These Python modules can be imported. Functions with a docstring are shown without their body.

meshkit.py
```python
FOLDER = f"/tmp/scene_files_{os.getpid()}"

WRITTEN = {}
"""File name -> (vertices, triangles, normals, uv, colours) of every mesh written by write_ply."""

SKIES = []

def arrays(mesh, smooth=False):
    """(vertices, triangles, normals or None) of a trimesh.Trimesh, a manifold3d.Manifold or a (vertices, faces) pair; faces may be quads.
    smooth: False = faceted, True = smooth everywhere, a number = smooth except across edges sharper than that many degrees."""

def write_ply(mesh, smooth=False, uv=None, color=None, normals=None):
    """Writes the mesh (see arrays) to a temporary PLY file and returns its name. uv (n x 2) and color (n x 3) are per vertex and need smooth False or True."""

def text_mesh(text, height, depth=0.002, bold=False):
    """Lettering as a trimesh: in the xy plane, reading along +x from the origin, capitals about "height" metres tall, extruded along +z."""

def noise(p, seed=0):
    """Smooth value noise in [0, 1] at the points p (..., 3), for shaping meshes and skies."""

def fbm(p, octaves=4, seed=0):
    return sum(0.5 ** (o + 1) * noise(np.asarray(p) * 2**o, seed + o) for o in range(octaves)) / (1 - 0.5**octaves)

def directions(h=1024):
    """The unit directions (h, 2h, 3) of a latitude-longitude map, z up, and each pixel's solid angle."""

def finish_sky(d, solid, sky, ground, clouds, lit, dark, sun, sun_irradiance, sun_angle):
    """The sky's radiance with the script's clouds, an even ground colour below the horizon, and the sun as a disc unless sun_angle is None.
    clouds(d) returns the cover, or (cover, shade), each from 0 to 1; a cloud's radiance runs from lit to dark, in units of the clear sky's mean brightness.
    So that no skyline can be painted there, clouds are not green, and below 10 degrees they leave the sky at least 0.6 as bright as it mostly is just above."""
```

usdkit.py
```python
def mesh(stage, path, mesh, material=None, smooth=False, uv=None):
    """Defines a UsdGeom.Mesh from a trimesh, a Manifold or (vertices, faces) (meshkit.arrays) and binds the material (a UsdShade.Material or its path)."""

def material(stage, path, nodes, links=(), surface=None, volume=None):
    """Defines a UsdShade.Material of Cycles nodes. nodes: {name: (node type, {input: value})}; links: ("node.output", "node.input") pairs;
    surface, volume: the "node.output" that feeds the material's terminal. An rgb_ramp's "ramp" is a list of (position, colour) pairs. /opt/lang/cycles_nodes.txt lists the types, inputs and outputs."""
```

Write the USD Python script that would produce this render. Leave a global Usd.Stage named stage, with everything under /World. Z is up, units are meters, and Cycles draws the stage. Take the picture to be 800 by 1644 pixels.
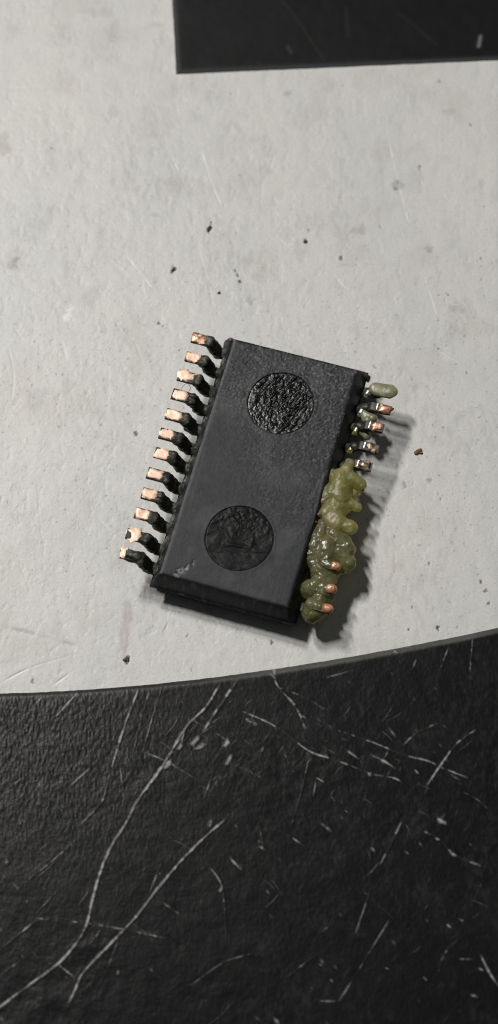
import math
import numpy as np
import trimesh
import usdkit
import meshkit
from pxr import Usd, UsdGeom, UsdLux, UsdShade, Gf, Sdf, Vt

stage = Usd.Stage.CreateInMemory()
UsdGeom.SetStageUpAxis(stage, UsdGeom.Tokens.z)
UsdGeom.SetStageMetersPerUnit(stage, 1.0)
UsdGeom.Xform.Define(stage, '/World')
MM = 1e-3                                   # all sizes below are in millimetres

# ------------------------------------------------------------------ camera
CAM_D, TILT, AZ, FPX = 103.69, 0.3368, 0.0926, 2845.56     # mm, rad, rad, focal length in photo pixels (800 wide)
AIM = np.array([-0.7554, -1.5212, 0.0])
PW, PH = 800.0, 1644.0
cz = np.array([math.sin(TILT) * math.sin(AZ), -math.sin(TILT) * math.cos(AZ), math.cos(TILT)])
cx_ = np.cross([0, 1, 0], cz); cx_ /= np.linalg.norm(cx_)
cy_ = np.cross(cz, cx_)
EYE = AIM + CAM_D * cz
cam = UsdGeom.Camera.Define(stage, '/World/camera')
M = np.eye(4); M[0, :3], M[1, :3], M[2, :3], M[3, :3] = cx_, cy_, cz, EYE * MM
cam.AddTransformOp().Set(Gf.Matrix4d(M.tolist()))
FOC = 26.0
cam.CreateFocalLengthAttr(FOC)
cam.CreateHorizontalApertureAttr(FOC * PW / FPX)
cam.CreateVerticalApertureAttr(FOC * PH / FPX)
cam.CreateClippingRangeAttr(Gf.Vec2f(0.002, 100.0))
cam.CreateFStopAttr(16.0)
cam.CreateFocusDistanceAttr((CAM_D - 1.5) * MM)
cam.CreateExposureAttr(0.0)


def at(px, py, z=0.0):
    """Where a point seen at (px, py) of the photograph lies on the level z (mm)."""
    r = -cz + cx_ * (px - PW / 2) / FPX - cy_ * (py - PH / 2) / FPX
    return EYE + r * (z - EYE[2]) / r[2]


# ------------------------------------------------------------------ lamps
def rect_lamp(name, direction, dist, w, h, intensity, color, along=None):
    """A lamp panel standing dist metres from the chip in the given direction, facing it."""
    d = np.array(direction, float); d /= np.linalg.norm(d)
    x = np.cross([0.0, 0.0, 1.0], d)
    x = x / np.linalg.norm(x) if np.linalg.norm(x) > 1e-6 else np.array([1.0, 0, 0])
    if along is not None:
        x = np.array(along, float) - d * np.dot(along, d); x /= np.linalg.norm(x)
    y = np.cross(d, x)
    l = UsdLux.RectLight.Define(stage, '/World/' + name)
    m = np.eye(4); m[0, :3], m[1, :3], m[2, :3], m[3, :3] = x, y, d, d * dist
    l.AddTransformOp().Set(Gf.Matrix4d(m.tolist()))
    l.CreateWidthAttr(w); l.CreateHeightAttr(h)
    l.CreateIntensityAttr(intensity); l.CreateColorAttr(Gf.Vec3f(*color))


rect_lamp('desk_lamp', (-1.14, 0.88, 2.75), 0.70, 0.085, 0.026, 350.0, (1.0, 0.975, 0.94), along=(-0.28, 0.96, 0.0))
rect_lamp('second_desk_lamp', (-0.92, 1.42, 2.75), 0.80, 0.100, 0.036, 265.0, (1.0, 0.975, 0.94), along=(-0.28, 0.96, 0.0))
rect_lamp('ceiling_light', (0.35, -0.2, 2.0), 1.9, 1.6, 1.2, 0.30, (0.93, 0.97, 1.0))

# ------------------------------------------------------------------ helpers
used = {}


def numbered(parent, name):
    k = used.get((parent, name), 0); used[(parent, name)] = k + 1
    return name if k == 0 else f'{name}_{k:03d}'


def obj(name, v, f, mat, parent=None, smooth=True, masks=None):
    """ONE Mesh prim (vertices in mm) under parent, or under /World."""
    base = parent.GetPath().pathString if parent else '/World'
    path = f'{base}/{numbered(base, name)}'
    m = usdkit.mesh(stage, path, trimesh.Trimesh(np.asarray(v, float) * MM, f, process=False), mat, smooth=smooth)
    if masks is not None:
        UsdGeom.PrimvarsAPI(m).CreatePrimvar('wear', Sdf.ValueTypeNames.Color3fArray, 'vertex').Set(Vt.Vec3fArray.FromNumpy(np.asarray(masks, np.float32)))
    return m.GetPrim()


def tag(o, label=None, cat=None, group=None, kind=None):
    for k, val in (('label', label), ('category', cat), ('group', group), ('kind', kind)):
        if val:
            o.SetCustomDataByKey(k, val)
    return o


def noise(p, s=1.0, seed=0):
    return meshkit.noise(np.asarray(p, float) * s, seed)


def fbm(p, s=1.0, o=4, seed=0):
    return meshkit.fbm(np.asarray(p, float) * s, o, seed)


def surface_nets(F, lo, h):
    """Mesh of F = 0 (F < 0 inside) on a regular grid: one vertex in each cell the surface crosses."""
    S = F < 0
    nx, ny, nz = F.shape
    cnt = np.zeros((nx - 1, ny - 1, nz - 1)); pos = np.zeros((nx - 1, ny - 1, nz - 1, 3))
    G = np.stack(np.meshgrid(np.arange(nx), np.arange(ny), np.arange(nz), indexing='ij'), -1).astype(float)
    edges = []
    for ax in range(3):
        a = [slice(None)] * 3; b = [slice(None)] * 3
        a[ax] = slice(0, -1); b[ax] = slice(1, None)
        fa, fb = F[tuple(a)], F[tuple(b)]
        cross = S[tuple(a)] != S[tuple(b)]
        t = np.where(cross, fa / np.where(cross, fa - fb, 1), 0)
        p = G[tuple(a)].copy(); p[..., ax] += t
        edges.append((cross, S[tuple(a)]))
        o1, o2 = [k for k in range(3) if k != ax]
        for d1 in (0, 1):
            for d2 in (0, 1):
                src = [slice(None)] * 3; dst = [slice(None)] * 3
                for o, d in ((o1, d1), (o2, d2)):
                    n = F.shape[o]
                    src[o] = slice(0, n - 1) if d == 0 else slice(1, n)
                    dst[o] = slice(None)
                cnt[tuple(dst)] += cross[tuple(src)]
                pos[tuple(dst)] += np.where(cross[tuple(src)][..., None], p[tuple(src)], 0)
    act = cnt > 0
    idx = -np.ones(cnt.shape, int); idx[act] = np.arange(act.sum())
    v = pos[act] / cnt[act][:, None] * h + lo
    faces = []
    for ax, (cross, inside) in enumerate(edges):
        o1, o2 = [(1, 2), (2, 0), (0, 1)][ax]
        c = np.argwhere(cross)
        ok = (c[:, o1] > 0) & (c[:, o2] > 0) & (c[:, o1] < F.shape[o1] - 1) & (c[:, o2] < F.shape[o2] - 1)
        c = c[ok]; ins = inside[tuple(c.T)]
        def cell(d1, d2):
            q = c.copy(); q[:, o1] -= d1; q[:, o2] -= d2
            return idx[tuple(q.T)]
        q = np.stack([cell(1, 1), cell(0, 1), cell(0, 0), cell(1, 0)], 1)
        q[~ins] = q[~ins][:, ::-1]
        faces += [q[:, [0, 1, 2]], q[:, [0, 2, 3]]]
    f = np.concatenate(faces)
    return v, f[(f >= 0).all(1)]


def blob(caps, h=0.06, k=0.12, amp=0.05, freq=3.0, seed=0, floor=None):
    """Organic lump: smooth union of capsules (p0, p1, r0, r1) with a rough skin."""
    P0 = np.array([c[0] for c in caps], float); P1 = np.array([c[1] for c in caps], float)
    R0 = np.array([c[2] for c in caps], float); R1 = np.array([c[3] for c in caps], float)
    pad = max(R0.max(), R1.max()) + amp + k + 3 * h
    lo = np.minimum(P0, P1).min(0) - pad; hi = np.maximum(P0, P1).max(0) + pad
    n = np.ceil((hi - lo) / h).astype(int) + 1
    g = np.stack(np.meshgrid(*[lo[i] + h * np.arange(n[i]) for i in range(3)], indexing='ij'), -1)
    acc = np.zeros(g.shape[:3])
    for a, b, r0, r1 in zip(P0, P1, R0, R1):
        d = b - a; L = d @ d
        t = np.clip(((g - a) @ d) / L, 0, 1) if L > 0 else np.zeros(g.shape[:3])
        s = np.linalg.norm(g - a - t[..., None] * d, axis=-1) - (r0 + (r1 - r0) * t)
        acc += np.exp(-np.clip(s, -3, 3) / (k * 0.35))
    F = -np.log(np.maximum(acc, 1e-30)) * (k * 0.35)
    if amp:
        F = F + amp * 2 * (fbm(g, freq, 3, seed) - 0.5)
    if floor is not None:
        F = np.maximum(F, floor - g[..., 2])
    return surface_nets(F, lo, h)


def grid_faces(ny, nx):
    i = np.arange(ny * nx).reshape(ny, nx)
    a, b, c, d = i[:-1, :-1].ravel(), i[:-1, 1:].ravel(), i[1:, 1:].ravel(), i[1:, :-1].ravel()
    return np.concatenate([np.stack([a, b, c], 1), np.stack([a, c, d], 1)])


def axis(lo, hi, step, olo, ohi):
    """Fine steps between lo and hi, growing ones out to olo and ohi."""
    mid = np.arange(lo, hi + step / 2, step)
    def out(s, e):
        r, x, d = [], s, step
        while x < e:
            d *= 1.35; x += d; r.append(min(x, e))
        return np.array(r)
    return np.concatenate([lo - out(0, lo - olo)[::-1] if olo < lo else [], mid, hi + out(0, ohi - hi) if ohi > hi else []])


def stroke(X, Y, pts, width, fn):
    """Calls fn(slice, distance, along) for the grid nodes near a polyline; X, Y are the grid's two axes."""
    pts = np.asarray(pts, float)
    seg = np.linalg.norm(np.diff(pts, axis=0), axis=1); run = np.concatenate([[0], np.cumsum(seg)])
    m = width * 4
    i0, i1 = np.searchsorted(X, [pts[:, 0].min() - m, pts[:, 0].max() + m])
    j0, j1 = np.searchsorted(Y, [pts[:, 1].min() - m, pts[:, 1].max() + m])
    if i1 <= i0 or j1 <= j0:
        return
    gx, gy = np.meshgrid(X[i0:i1], Y[j0:j1])
    best = np.full(gx.shape, 1e9); al = np.zeros(gx.shape); side = np.zeros(gx.shape)
    for k in range(len(seg)):
        a, b = pts[k], pts[k + 1]; d = b - a
        t = np.clip(((gx - a[0]) * d[0] + (gy - a[1]) * d[1]) / max(d @ d, 1e-12), 0, 1)
        ex, ey = gx - a[0] - t * d[0], gy - a[1] - t * d[1]
        dist = np.hypot(ex, ey)
        up = dist < best
        best[up] = dist[up]; al[up] = (run[k] + t * seg[k])[up]
        side[up] = np.sign(ex * -d[1] + ey * d[0])[up]
    fn((slice(j0, j1), slice(i0, i1)), best, al, run[-1], side)


def smoothstep(a, b, x):
    t = np.clip((x - a) / (b - a), 0, 1)
    return t * t * (3 - 2 * t)


def curve(pts, n=6):
    """Catmull-Rom through the points."""
    p = np.asarray(pts, float)
    if len(p) < 3:
        return p
    q = np.vstack([2 * p[0] - p[1], p, 2 * p[-1] - p[-2]])
    out = []
    for i in range(1, len(q) - 2):
        for t in np.linspace(0, 1, n, endpoint=False):
            a, b, c, d = q[i - 1:i + 3]
            out.append(0.5 * (2 * b + (c - a) * t + (2 * a - 5 * b + 4 * c - d) * t * t + (3 * b - a - 3 * c + d) * t ** 3))
    return np.array(out + [p[-1]])


# ------------------------------------------------------------------ materials
LK = '/World/Looks'
UsdGeom.Scope.Define(stage, LK)


def mat(name, nodes, links, surface='p.BSDF'):
    return usdkit.material(stage, f'{LK}/{name}', nodes, links, surface=surface)


def pos_noise(scale, detail=4, rough=0.55, **kw):
    return ('noise_texture', dict(scale=scale, detail=detail, roughness=rough, **kw))


TC = {'g': ('geometry', {})}

# worn pale table: wear.r dark dirt, wear.g bare pale scratches, wear.b brown stain
M_table = mat('worn_pale_plate', {
    'g': ('geometry', {}), 'a': ('attribute', {'attribute': 'wear'}), 's': ('separate_color', {}),
    'mp': ('mapping', {'scale': (1.0, 0.42, 1.0), 'rotation': (0.0, 0.0, 0.06)}), 'n1': pos_noise(170.0, 3, 0.5), 'n2': pos_noise(1500.0, 4, 0.6), 'n3': pos_noise(9000.0, 3, 0.6),
    'r1': ('rgb_ramp', {'ramp': [(0.25, (0.528, 0.530, 0.520)), (0.5, (0.558, 0.553, 0.533)), (0.75, (0.580, 0.570, 0.545))]}),
    'r2': ('rgb_ramp', {'ramp': [(0.28, (0.90, 0.905, 0.905)), (0.46, (0.99, 0.99, 0.99)), (0.7, (1.03, 1.025, 1.02))]}),
    'r3': ('rgb_ramp', {'ramp': [(0.25, (0.86, 0.86, 0.86)), (0.5, (1, 1, 1)), (0.75, (1.06, 1.06, 1.06))]}),
    'm1': ('mix', {'mix_type': 'multiply', 'fac': 1.0}), 'm2': ('mix', {'mix_type': 'multiply', 'fac': 1.0}),
    'md': ('mix', {'mix_type': 'mix', 'color2': (0.035, 0.034, 0.032)}),
    'ml': ('mix', {'mix_type': 'mix', 'color2': (0.80, 0.79, 0.76)}),
    'mb': ('mix', {'mix_type': 'mix', 'color2': (0.23, 0.165, 0.11)}),
    'b': ('bump', {'strength': 0.35, 'distance': 0.00004}),
    'p': ('principled_bsdf', {'roughness': 0.42, 'specular_ior_level': 0.34})},
    [('g.position', 'mp.vector'), ('mp.vector', 'n1.vector'), ('mp.vector', 'n2.vector'), ('g.position', 'n3.vector'),
     ('n1.fac', 'r1.fac'), ('n2.fac', 'r2.fac'), ('n3.fac', 'r3.fac'),
     ('r1.color', 'm1.color1'), ('r2.color', 'm1.color2'), ('m1.color', 'm2.color1'), ('r3.color', 'm2.color2'),
     ('a.color', 's.color'), ('m2.color', 'mb.color1'), ('s.b', 'mb.fac'),
     ('mb.color', 'ml.color1'), ('s.g', 'ml.fac'), ('ml.color', 'md.color1'), ('s.r', 'md.fac'), ('md.color', 'p.base_color'),
     ('n2.fac', 'b.height'), ('b.normal', 'p.normal')])

# black sheet rubber: wear.r white scratch burrs, wear.g grey bare edge, wear.b dusty grain
M_mat = mat('black_scuffed_rubber', {
    'g': ('geometry', {}), 'a': ('attribute', {'attribute': 'wear'}), 's': ('separate_color', {}),
    'n1': pos_noise(260.0, 5, 0.62), 'n2': pos_noise(4200.0, 3, 0.6), 'n3': pos_noise(1500.0, 5, 0.7),
    'r1': ('rgb_ramp', {'ramp': [(0.3, (0.0032, 0.0030, 0.0033)), (0.55, (0.0048, 0.0045, 0.0048)), (0.75, (0.0085, 0.0082, 0.0083))]}),
    'r3': ('rgb_ramp', {'ramp': [(0.35, (0.6, 0.6, 0.6)), (0.55, (1, 1, 1)), (0.75, (1.9, 1.9, 1.85))]}),
    'm0': ('mix', {'mix_type': 'multiply', 'fac': 1.0}),
    'mg': ('mix', {'mix_type': 'mix', 'color2': (0.056, 0.056, 0.0565)}),
    'mr': ('mix', {'mix_type': 'mix', 'color2': (0.34, 0.335, 0.33)}),
    'me': ('mix', {'mix_type': 'mix', 'color2': (0.085, 0.082, 0.077)}),
    'b': ('bump', {'strength': 0.25, 'distance': 0.00004}),
    'p': ('principled_bsdf', {'roughness': 0.36, 'specular_ior_level': 0.12})},
    [('g.position', 'n1.vector'), ('g.position', 'n2.vector'), ('g.position', 'n3.vector'), ('n1.fac', 'r1.fac'), ('n3.fac', 'r3.fac'),
     ('r1.color', 'm0.color1'), ('r3.color', 'm0.color2'),
     ('a.color', 's.color'), ('m0.color', 'mg.color1'), ('s.b', 'mg.fac'), ('mg.color', 'me.color1'), ('s.g', 'me.fac'),
     ('me.color', 'mr.color1'), ('s.r', 'mr.fac'), ('mr.color', 'p.base_color'),
     ('n2.fac', 'b.height'), ('b.normal', 'p.normal')])

M_sheet = mat('black_smooth_sheet', {
    'g': ('geometry', {}), 'n1': pos_noise(300.0, 5, 0.6), 'n2': pos_noise(3000.0, 3, 0.6),
    'a': ('attribute', {'attribute': 'wear'}), 's': ('separate_color', {}),
    'r1': ('rgb_ramp', {'ramp': [(0.3, (0.0032, 0.0033, 0.0036)), (0.7, (0.0065, 0.0066, 0.0071))]}),
    'mr': ('mix', {'mix_type': 'mix', 'color2': (0.3, 0.3, 0.3)}), 'me': ('mix', {'mix_type': 'mix', 'color2': (0.09, 0.088, 0.09)}),
    'b': ('bump', {'strength': 0.2, 'distance': 0.00003}),
    'p': ('principled_bsdf', {'roughness': 0.45, 'specular_ior_level': 0.10})},
    [('g.position', 'n1.vector'), ('g.position', 'n2.vector'), ('n1.fac', 'r1.fac'), ('a.color', 's.color'), ('r1.color', 'me.color1'), ('s.g', 'me.fac'),
     ('me.color', 'mr.color1'), ('s.r', 'mr.fac'), ('mr.color', 'p.base_color'),
     ('n2.fac', 'b.height'), ('b.normal', 'p.normal')])

# black moulded epoxy of the chip: wear.r grey scuffs
M_epoxy = mat('black_moulded_epoxy', {
    'g': ('texture_coordinate', {}), 'n1': pos_noise(420.0, 5, 0.6), 'n2': pos_noise(7000.0, 4, 0.65), 'n3': pos_noise(2600.0, 4, 0.65),
    'a': ('attribute', {'attribute': 'wear'}), 's': ('separate_color', {}),
    'r1': ('rgb_ramp', {'ramp': [(0.3, (0.0108, 0.0128, 0.0152)), (0.7, (0.0178, 0.0202, 0.0232))]}),
    'r3': ('rgb_ramp', {'ramp': [(0.3, (0.72, 0.72, 0.72)), (0.5, (1, 1, 1)), (0.72, (1.55, 1.55, 1.55))]}),
    'm0': ('mix', {'mix_type': 'multiply', 'fac': 1.0}),
    'mr': ('mix', {'mix_type': 'mix', 'color2': (0.21, 0.21, 0.205)}),
    'b': ('bump', {'strength': 0.3, 'distance': 0.00003}),
    'p': ('principled_bsdf', {'roughness': 0.55, 'specular_ior_level': 0.3})},
    [('g.object', 'n1.vector'), ('g.object', 'n2.vector'), ('g.object', 'n3.vector'), ('n1.fac', 'r1.fac'), ('n3.fac', 'r3.fac'),
     ('r1.color', 'm0.color1'), ('r3.color', 'm0.color2'), ('a.color', 's.color'), ('m0.color', 'mr.color1'), ('s.r', 'mr.fac'), ('mr.color', 'p.base_color'),
     ('n2.fac', 'b.height'), ('b.normal', 'p.normal')])

M_mark = mat('glossy_black_recess', {
    'g': ('texture_coordinate', {}), 'n1': pos_noise(1200.0, 4, 0.6),
    'r1': ('rgb_ramp', {'ramp': [(0.3, (0.0035, 0.0036, 0.0038)), (0.7, (0.008, 0.0082, 0.0085))]}),
    'n2': pos_noise(6000.0, 3, 0.6), 'b': ('bump', {'strength': 0.4, 'distance': 0.00002}),
    'p': ('principled_bsdf', {'roughness': 0.32, 'specular_ior_level': 0.32})},
    [('g.object', 'n1.vector'), ('g.object', 'n2.vector'), ('n1.fac', 'r1.fac'), ('r1.color', 'p.base_color'), ('n2.fac', 'b.height'), ('b.normal', 'p.normal')])

M_mark2 = mat('dull_black_recess', {
    'g': ('texture_coordinate', {}), 'n1': pos_noise(1200.0, 4, 0.6),
    'r1': ('rgb_ramp', {'ramp': [(0.3, (0.0035, 0.0036, 0.0038)), (0.7, (0.008, 0.0082, 0.0085))]}),
    'n2': pos_noise(6000.0, 3, 0.6), 'b': ('bump', {'strength': 0.4, 'distance': 0.00002}),
    'p': ('principled_bsdf', {'roughness': 0.42, 'specular_ior_level': 0.10})},
    [('g.object', 'n1.vector'), ('g.object', 'n2.vector'), ('n1.fac', 'r1.fac'), ('r1.color', 'p.base_color'), ('n2.fac', 'b.height'), ('b.normal', 'p.normal')])

M_copper = mat('bare_copper', {
    'g': ('geometry', {}), 'n1': pos_noise(1700.0, 4, 0.6), 'n2': pos_noise(7000.0, 3, 0.6),
    'r1': ('rgb_ramp', {'ramp': [(0.26, (0.52, 0.31, 0.21)), (0.45, (0.76, 0.52, 0.39)), (0.70, (0.86, 0.65, 0.52))]}),
    'b': ('bump', {'strength': 0.5, 'distance': 0.00003}),
    'p': ('principled_bsdf', {'metallic': 0.25, 'roughness': 0.5})},
    [('g.position', 'n1.vector'), ('g.position', 'n2.vector'), ('n1.fac', 'r1.fac'), ('r1.color', 'p.base_color'), ('n2.fac', 'b.height'), ('b.normal', 'p.normal')])

M_redcopper = mat('reddish_copper', {
    'g': ('geometry', {}), 'n1': pos_noise(2600.0, 4, 0.6), 'n2': pos_noise(6000.0, 3, 0.6),
    'r1': ('rgb_ramp', {'ramp': [(0.34, (0.10, 0.055, 0.035)), (0.50, (0.40, 0.20, 0.125)), (0.66, (0.78, 0.50, 0.37))]}),
    'b': ('bump', {'strength': 0.6, 'distance': 0.00004}),
    'p': ('principled_bsdf', {'metallic': 0.5, 'roughness': 0.42})},
    [('g.position', 'n1.vector'), ('g.position', 'n2.vector'), ('n1.fac', 'r1.fac'), ('r1.color', 'p.base_color'), ('n2.fac', 'b.height'), ('b.normal', 'p.normal')])

M_dullcopper = mat('tarnished_copper', {
    'g': ('geometry', {}), 'n1': pos_noise(2600.0, 4, 0.6), 'n2': pos_noise(6000.0, 3, 0.6),
    'r1': ('rgb_ramp', {'ramp': [(0.34, (0.05, 0.042, 0.03)), (0.50, (0.19, 0.14, 0.09)), (0.66, (0.62, 0.48, 0.38))]}),
    'b': ('bump', {'strength': 0.6, 'distance': 0.00004}),
    'p': ('principled_bsdf', {'metallic': 0.5, 'roughness': 0.38})},
    [('g.position', 'n1.vector'), ('g.position', 'n2.vector'), ('n1.fac', 'r1.fac'), ('r1.color', 'p.base_color'), ('n2.fac', 'b.height'), ('b.normal', 'p.normal')])

M_orange = mat('orange_copper_tip', {
    'g': ('geometry', {}), 'n1': pos_noise(2200.0, 3, 0.6),
    'r1': ('rgb_ramp', {'ramp': [(0.35, (0.42, 0.18, 0.085)), (0.65, (0.80, 0.40, 0.21))]}),
    'p': ('principled_bsdf', {'metallic': 0.45, 'roughness': 0.45, 'coat_weight': 0.4, 'coat_roughness': 0.15})},
    [('g.position', 'n1.vector'), ('n1.fac', 'r1.fac'), ('r1.color', 'p.base_color')])

M_oxide = mat('dark_oxidised_lead', {
    'g': ('geometry', {}), 'n1': pos_noise(2400.0, 4, 0.6),
    'r1': ('rgb_ramp', {'ramp': [(0.35, (0.016, 0.015, 0.013)), (0.6, (0.05, 0.042, 0.034)), (0.75, (0.12, 0.075, 0.05))]}),
    'p': ('principled_bsdf', {'metallic': 0.3, 'roughness': 0.5})},
    [('g.position', 'n1.vector'), ('n1.fac', 'r1.fac'), ('r1.color', 'p.base_color')])

M_tin = mat('bright_tinned_metal', {
    'g': ('geometry', {}), 'n1': pos_noise(3000.0, 3, 0.6),
    'r1': ('rgb_ramp', {'ramp': [(0.35, (0.55, 0.55, 0.50)), (0.65, (0.90, 0.89, 0.84))]}),
    'p': ('principled_bsdf', {'metallic': 0.9, 'roughness': 0.38})},
    [('g.position', 'n1.vector'), ('n1.fac', 'r1.fac'), ('r1.color', 'p.base_color')])

M_brass = mat('yellowish_tinned_metal', {
    'g': ('geometry', {}), 'n1': pos_noise(3000.0, 3, 0.6),
    'r1': ('rgb_ramp', {'ramp': [(0.35, (0.36, 0.31, 0.12)), (0.65, (0.85, 0.78, 0.42))]}),
    'p': ('principled_bsdf', {'metallic': 0.8, 'roughness': 0.35})},
    [('g.position', 'n1.vector'), ('n1.fac', 'r1.fac'), ('r1.color', 'p.base_color')])


def residue(name, stops, rough, bump, spec=0.4):
    return mat(name, {
        'g': ('geometry', {}), 'n1': pos_noise(2000.0, 5, 0.65), 'n2': pos_noise(5200.0, 4, 0.65),
        'r1': ('rgb_ramp', {'ramp': stops}),
        'b': ('bump', {'strength': bump, 'distance': 0.00005}),
        'p': ('principled_bsdf', {'roughness': rough, 'specular_ior_level': spec})},
        [('g.position', 'n1.vector'), ('g.position', 'n2.vector'), ('n1.fac', 'r1.fac'), ('r1.color', 'p.base_color'), ('n2.fac', 'b.height'), ('b.normal', 'p.normal')])


M_char = residue('charred_flux_crust', [(0.32, (0.008, 0.0085, 0.007)), (0.50, (0.034, 0.036, 0.027)), (0.68, (0.10, 0.105, 0.082))], 0.42, 0.7, 0.35)
M_grey = residue('grey_flux_residue', [(0.3, (0.030, 0.031, 0.029)), (0.5, (0.09, 0.09, 0.085)), (0.72, (0.24, 0.235, 0.225))], 0.45, 0.8)
M_film = residue('olive_flux_film', [(0.3, (0.12, 0.125, 0.062)), (0.5, (0.20, 0.195, 0.11)), (0.7, (0.30, 0.26, 0.17))], 0.32, 0.25)
M_brown = residue('golden_brown_flux', [(0.35, (0.05, 0.03, 0.01)), (0.6, (0.20, 0.13, 0.045))], 0.3, 0.5)
M_dirt = residue('dark_dirt', [(0.35, (0.012, 0.011, 0.011)), (0.65, (0.05, 0.047, 0.044))], 0.6, 0.6)
M_browndirt = residue('brown_dirt', [(0.35, (0.03, 0.022, 0.015)), (0.65, (0.10, 0.075, 0.05))], 0.6, 0.6)


def gel(name, stops, trans, sss, rough=0.22):
    return mat(name, {
        'g': ('geometry', {}), 'n1': pos_noise(900.0, 4, 0.6), 'n2': pos_noise(3200.0, 3, 0.6),
        'r1': ('rgb_ramp', {'ramp': stops}),
        'b': ('bump', {'strength': 0.22, 'distance': 0.00006}),
        'p': ('principled_bsdf', {'roughness': rough, 'specular_ior_level': 0.5, 'transmission_weight': trans, 'ior': 1.45,
                                  'subsurface_weight': sss, 'subsurface_scale': 0.0005, 'subsurface_radius': (1.0, 0.9, 0.35)})},
        [('g.position', 'n1.vector'), ('g.position', 'n2.vector'), ('n1.fac', 'r1.fac'), ('r1.color', 'p.base_color'), ('n2.fac', 'b.height'), ('b.normal', 'p.normal')])


M_gel = gel('yellow_olive_flux_gel', [(0.3, (0.150, 0.150, 0.050)), (0.5, (0.21, 0.20, 0.075)), (0.68, (0.29, 0.225, 0.105))], 0.12, 0.6, 0.42)
M_gel2 = gel('greenish_clear_flux_gel', [(0.3, (0.105, 0.110, 0.055)), (0.5, (0.18, 0.178, 0.085)), (0.68, (0.28, 0.25, 0.125))], 0.42, 0.4, 0.26)
M_fibre = residue('dark_fibre', [(0.3, (0.10, 0.09, 0.08)), (0.7, (0.2, 0.18, 0.16))], 0.5, 0.0)

rng = np.random.default_rng(7)


def P(px, py, z=0.0):
    return at(px, py, z)[:2]


def poly(pts, z=0.0):
    return curve([P(x, y, z) for x, y in pts])


# ------------------------------------------------------------------ the setting: the worn pale table top
X = axis(-18.0, 16.5, 0.05, -60, 60)
Y = axis(-13.2, 35.0, 0.055, -60, 70)
gx, gy = np.meshgrid(X, Y)
g3 = np.stack([gx, gy, 0 * gx], -1)
hgt = (fbm(g3, 0.9, 4, 11) - 0.5) * 0.020 + (fbm(g3, 5.0, 3, 12) - 0.5) * 0.006
# fine dents pressed into the surface, denser around the chip
dents = fbm(g3 * [1.0, 0.8, 1], 2.6, 4, 13)
hgt -= 0.007 * smoothstep(0.60, 0.74, dents)
wear = np.zeros(gx.shape + (3,))
# faint grime that gathers in patches
near = np.exp(-((gy - 3) / 14.0) ** 2)
gr = fbm(g3 * [1, .5, 1], 0.6, 4, 21); fine = fbm(g3 * [1, .35, 1], 5.0, 4, 22)
wear[..., 0] += 0.11 * smoothstep(0.50, 0.68, gr) * smoothstep(0.45, 0.68, fine)
wear[..., 0] += 0.5 * near * smoothstep(0.76, 0.84, fbm(g3 * [1.0, 0.7, 1], 7.0, 3, 23))
wear[..., 2] += 0.10 * smoothstep(0.55, 0.75, fbm(g3, 0.4, 4, 24))


def spot(px, py, rx, ry, ch, amt, seed, rag=0.5, freq=2.5):
    c = P(px, py); m = max(rx, ry) * 2.2 / 27.5
    i0, i1 = np.searchsorted(X, [c[0] - m, c[0] + m]); j0, j1 = np.searchsorted(Y, [c[1] - m, c[1] + m])
    s = (slice(j0, j1), slice(i0, i1))
    d = np.hypot((gx[s] - c[0]) / (rx / 27.5), (gy[s] - c[1]) / (ry / 26.0)) + rag * 2 * (fbm(g3[s], freq * 27.5 / max(rx, ry) * 0.5, 3, seed) - 0.5) * 2
    w = amt * smoothstep(1.15, 0.45, d)
    wear[s + (ch,)] = np.maximum(wear[s + (ch,)], w)
    return s, w


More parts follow.
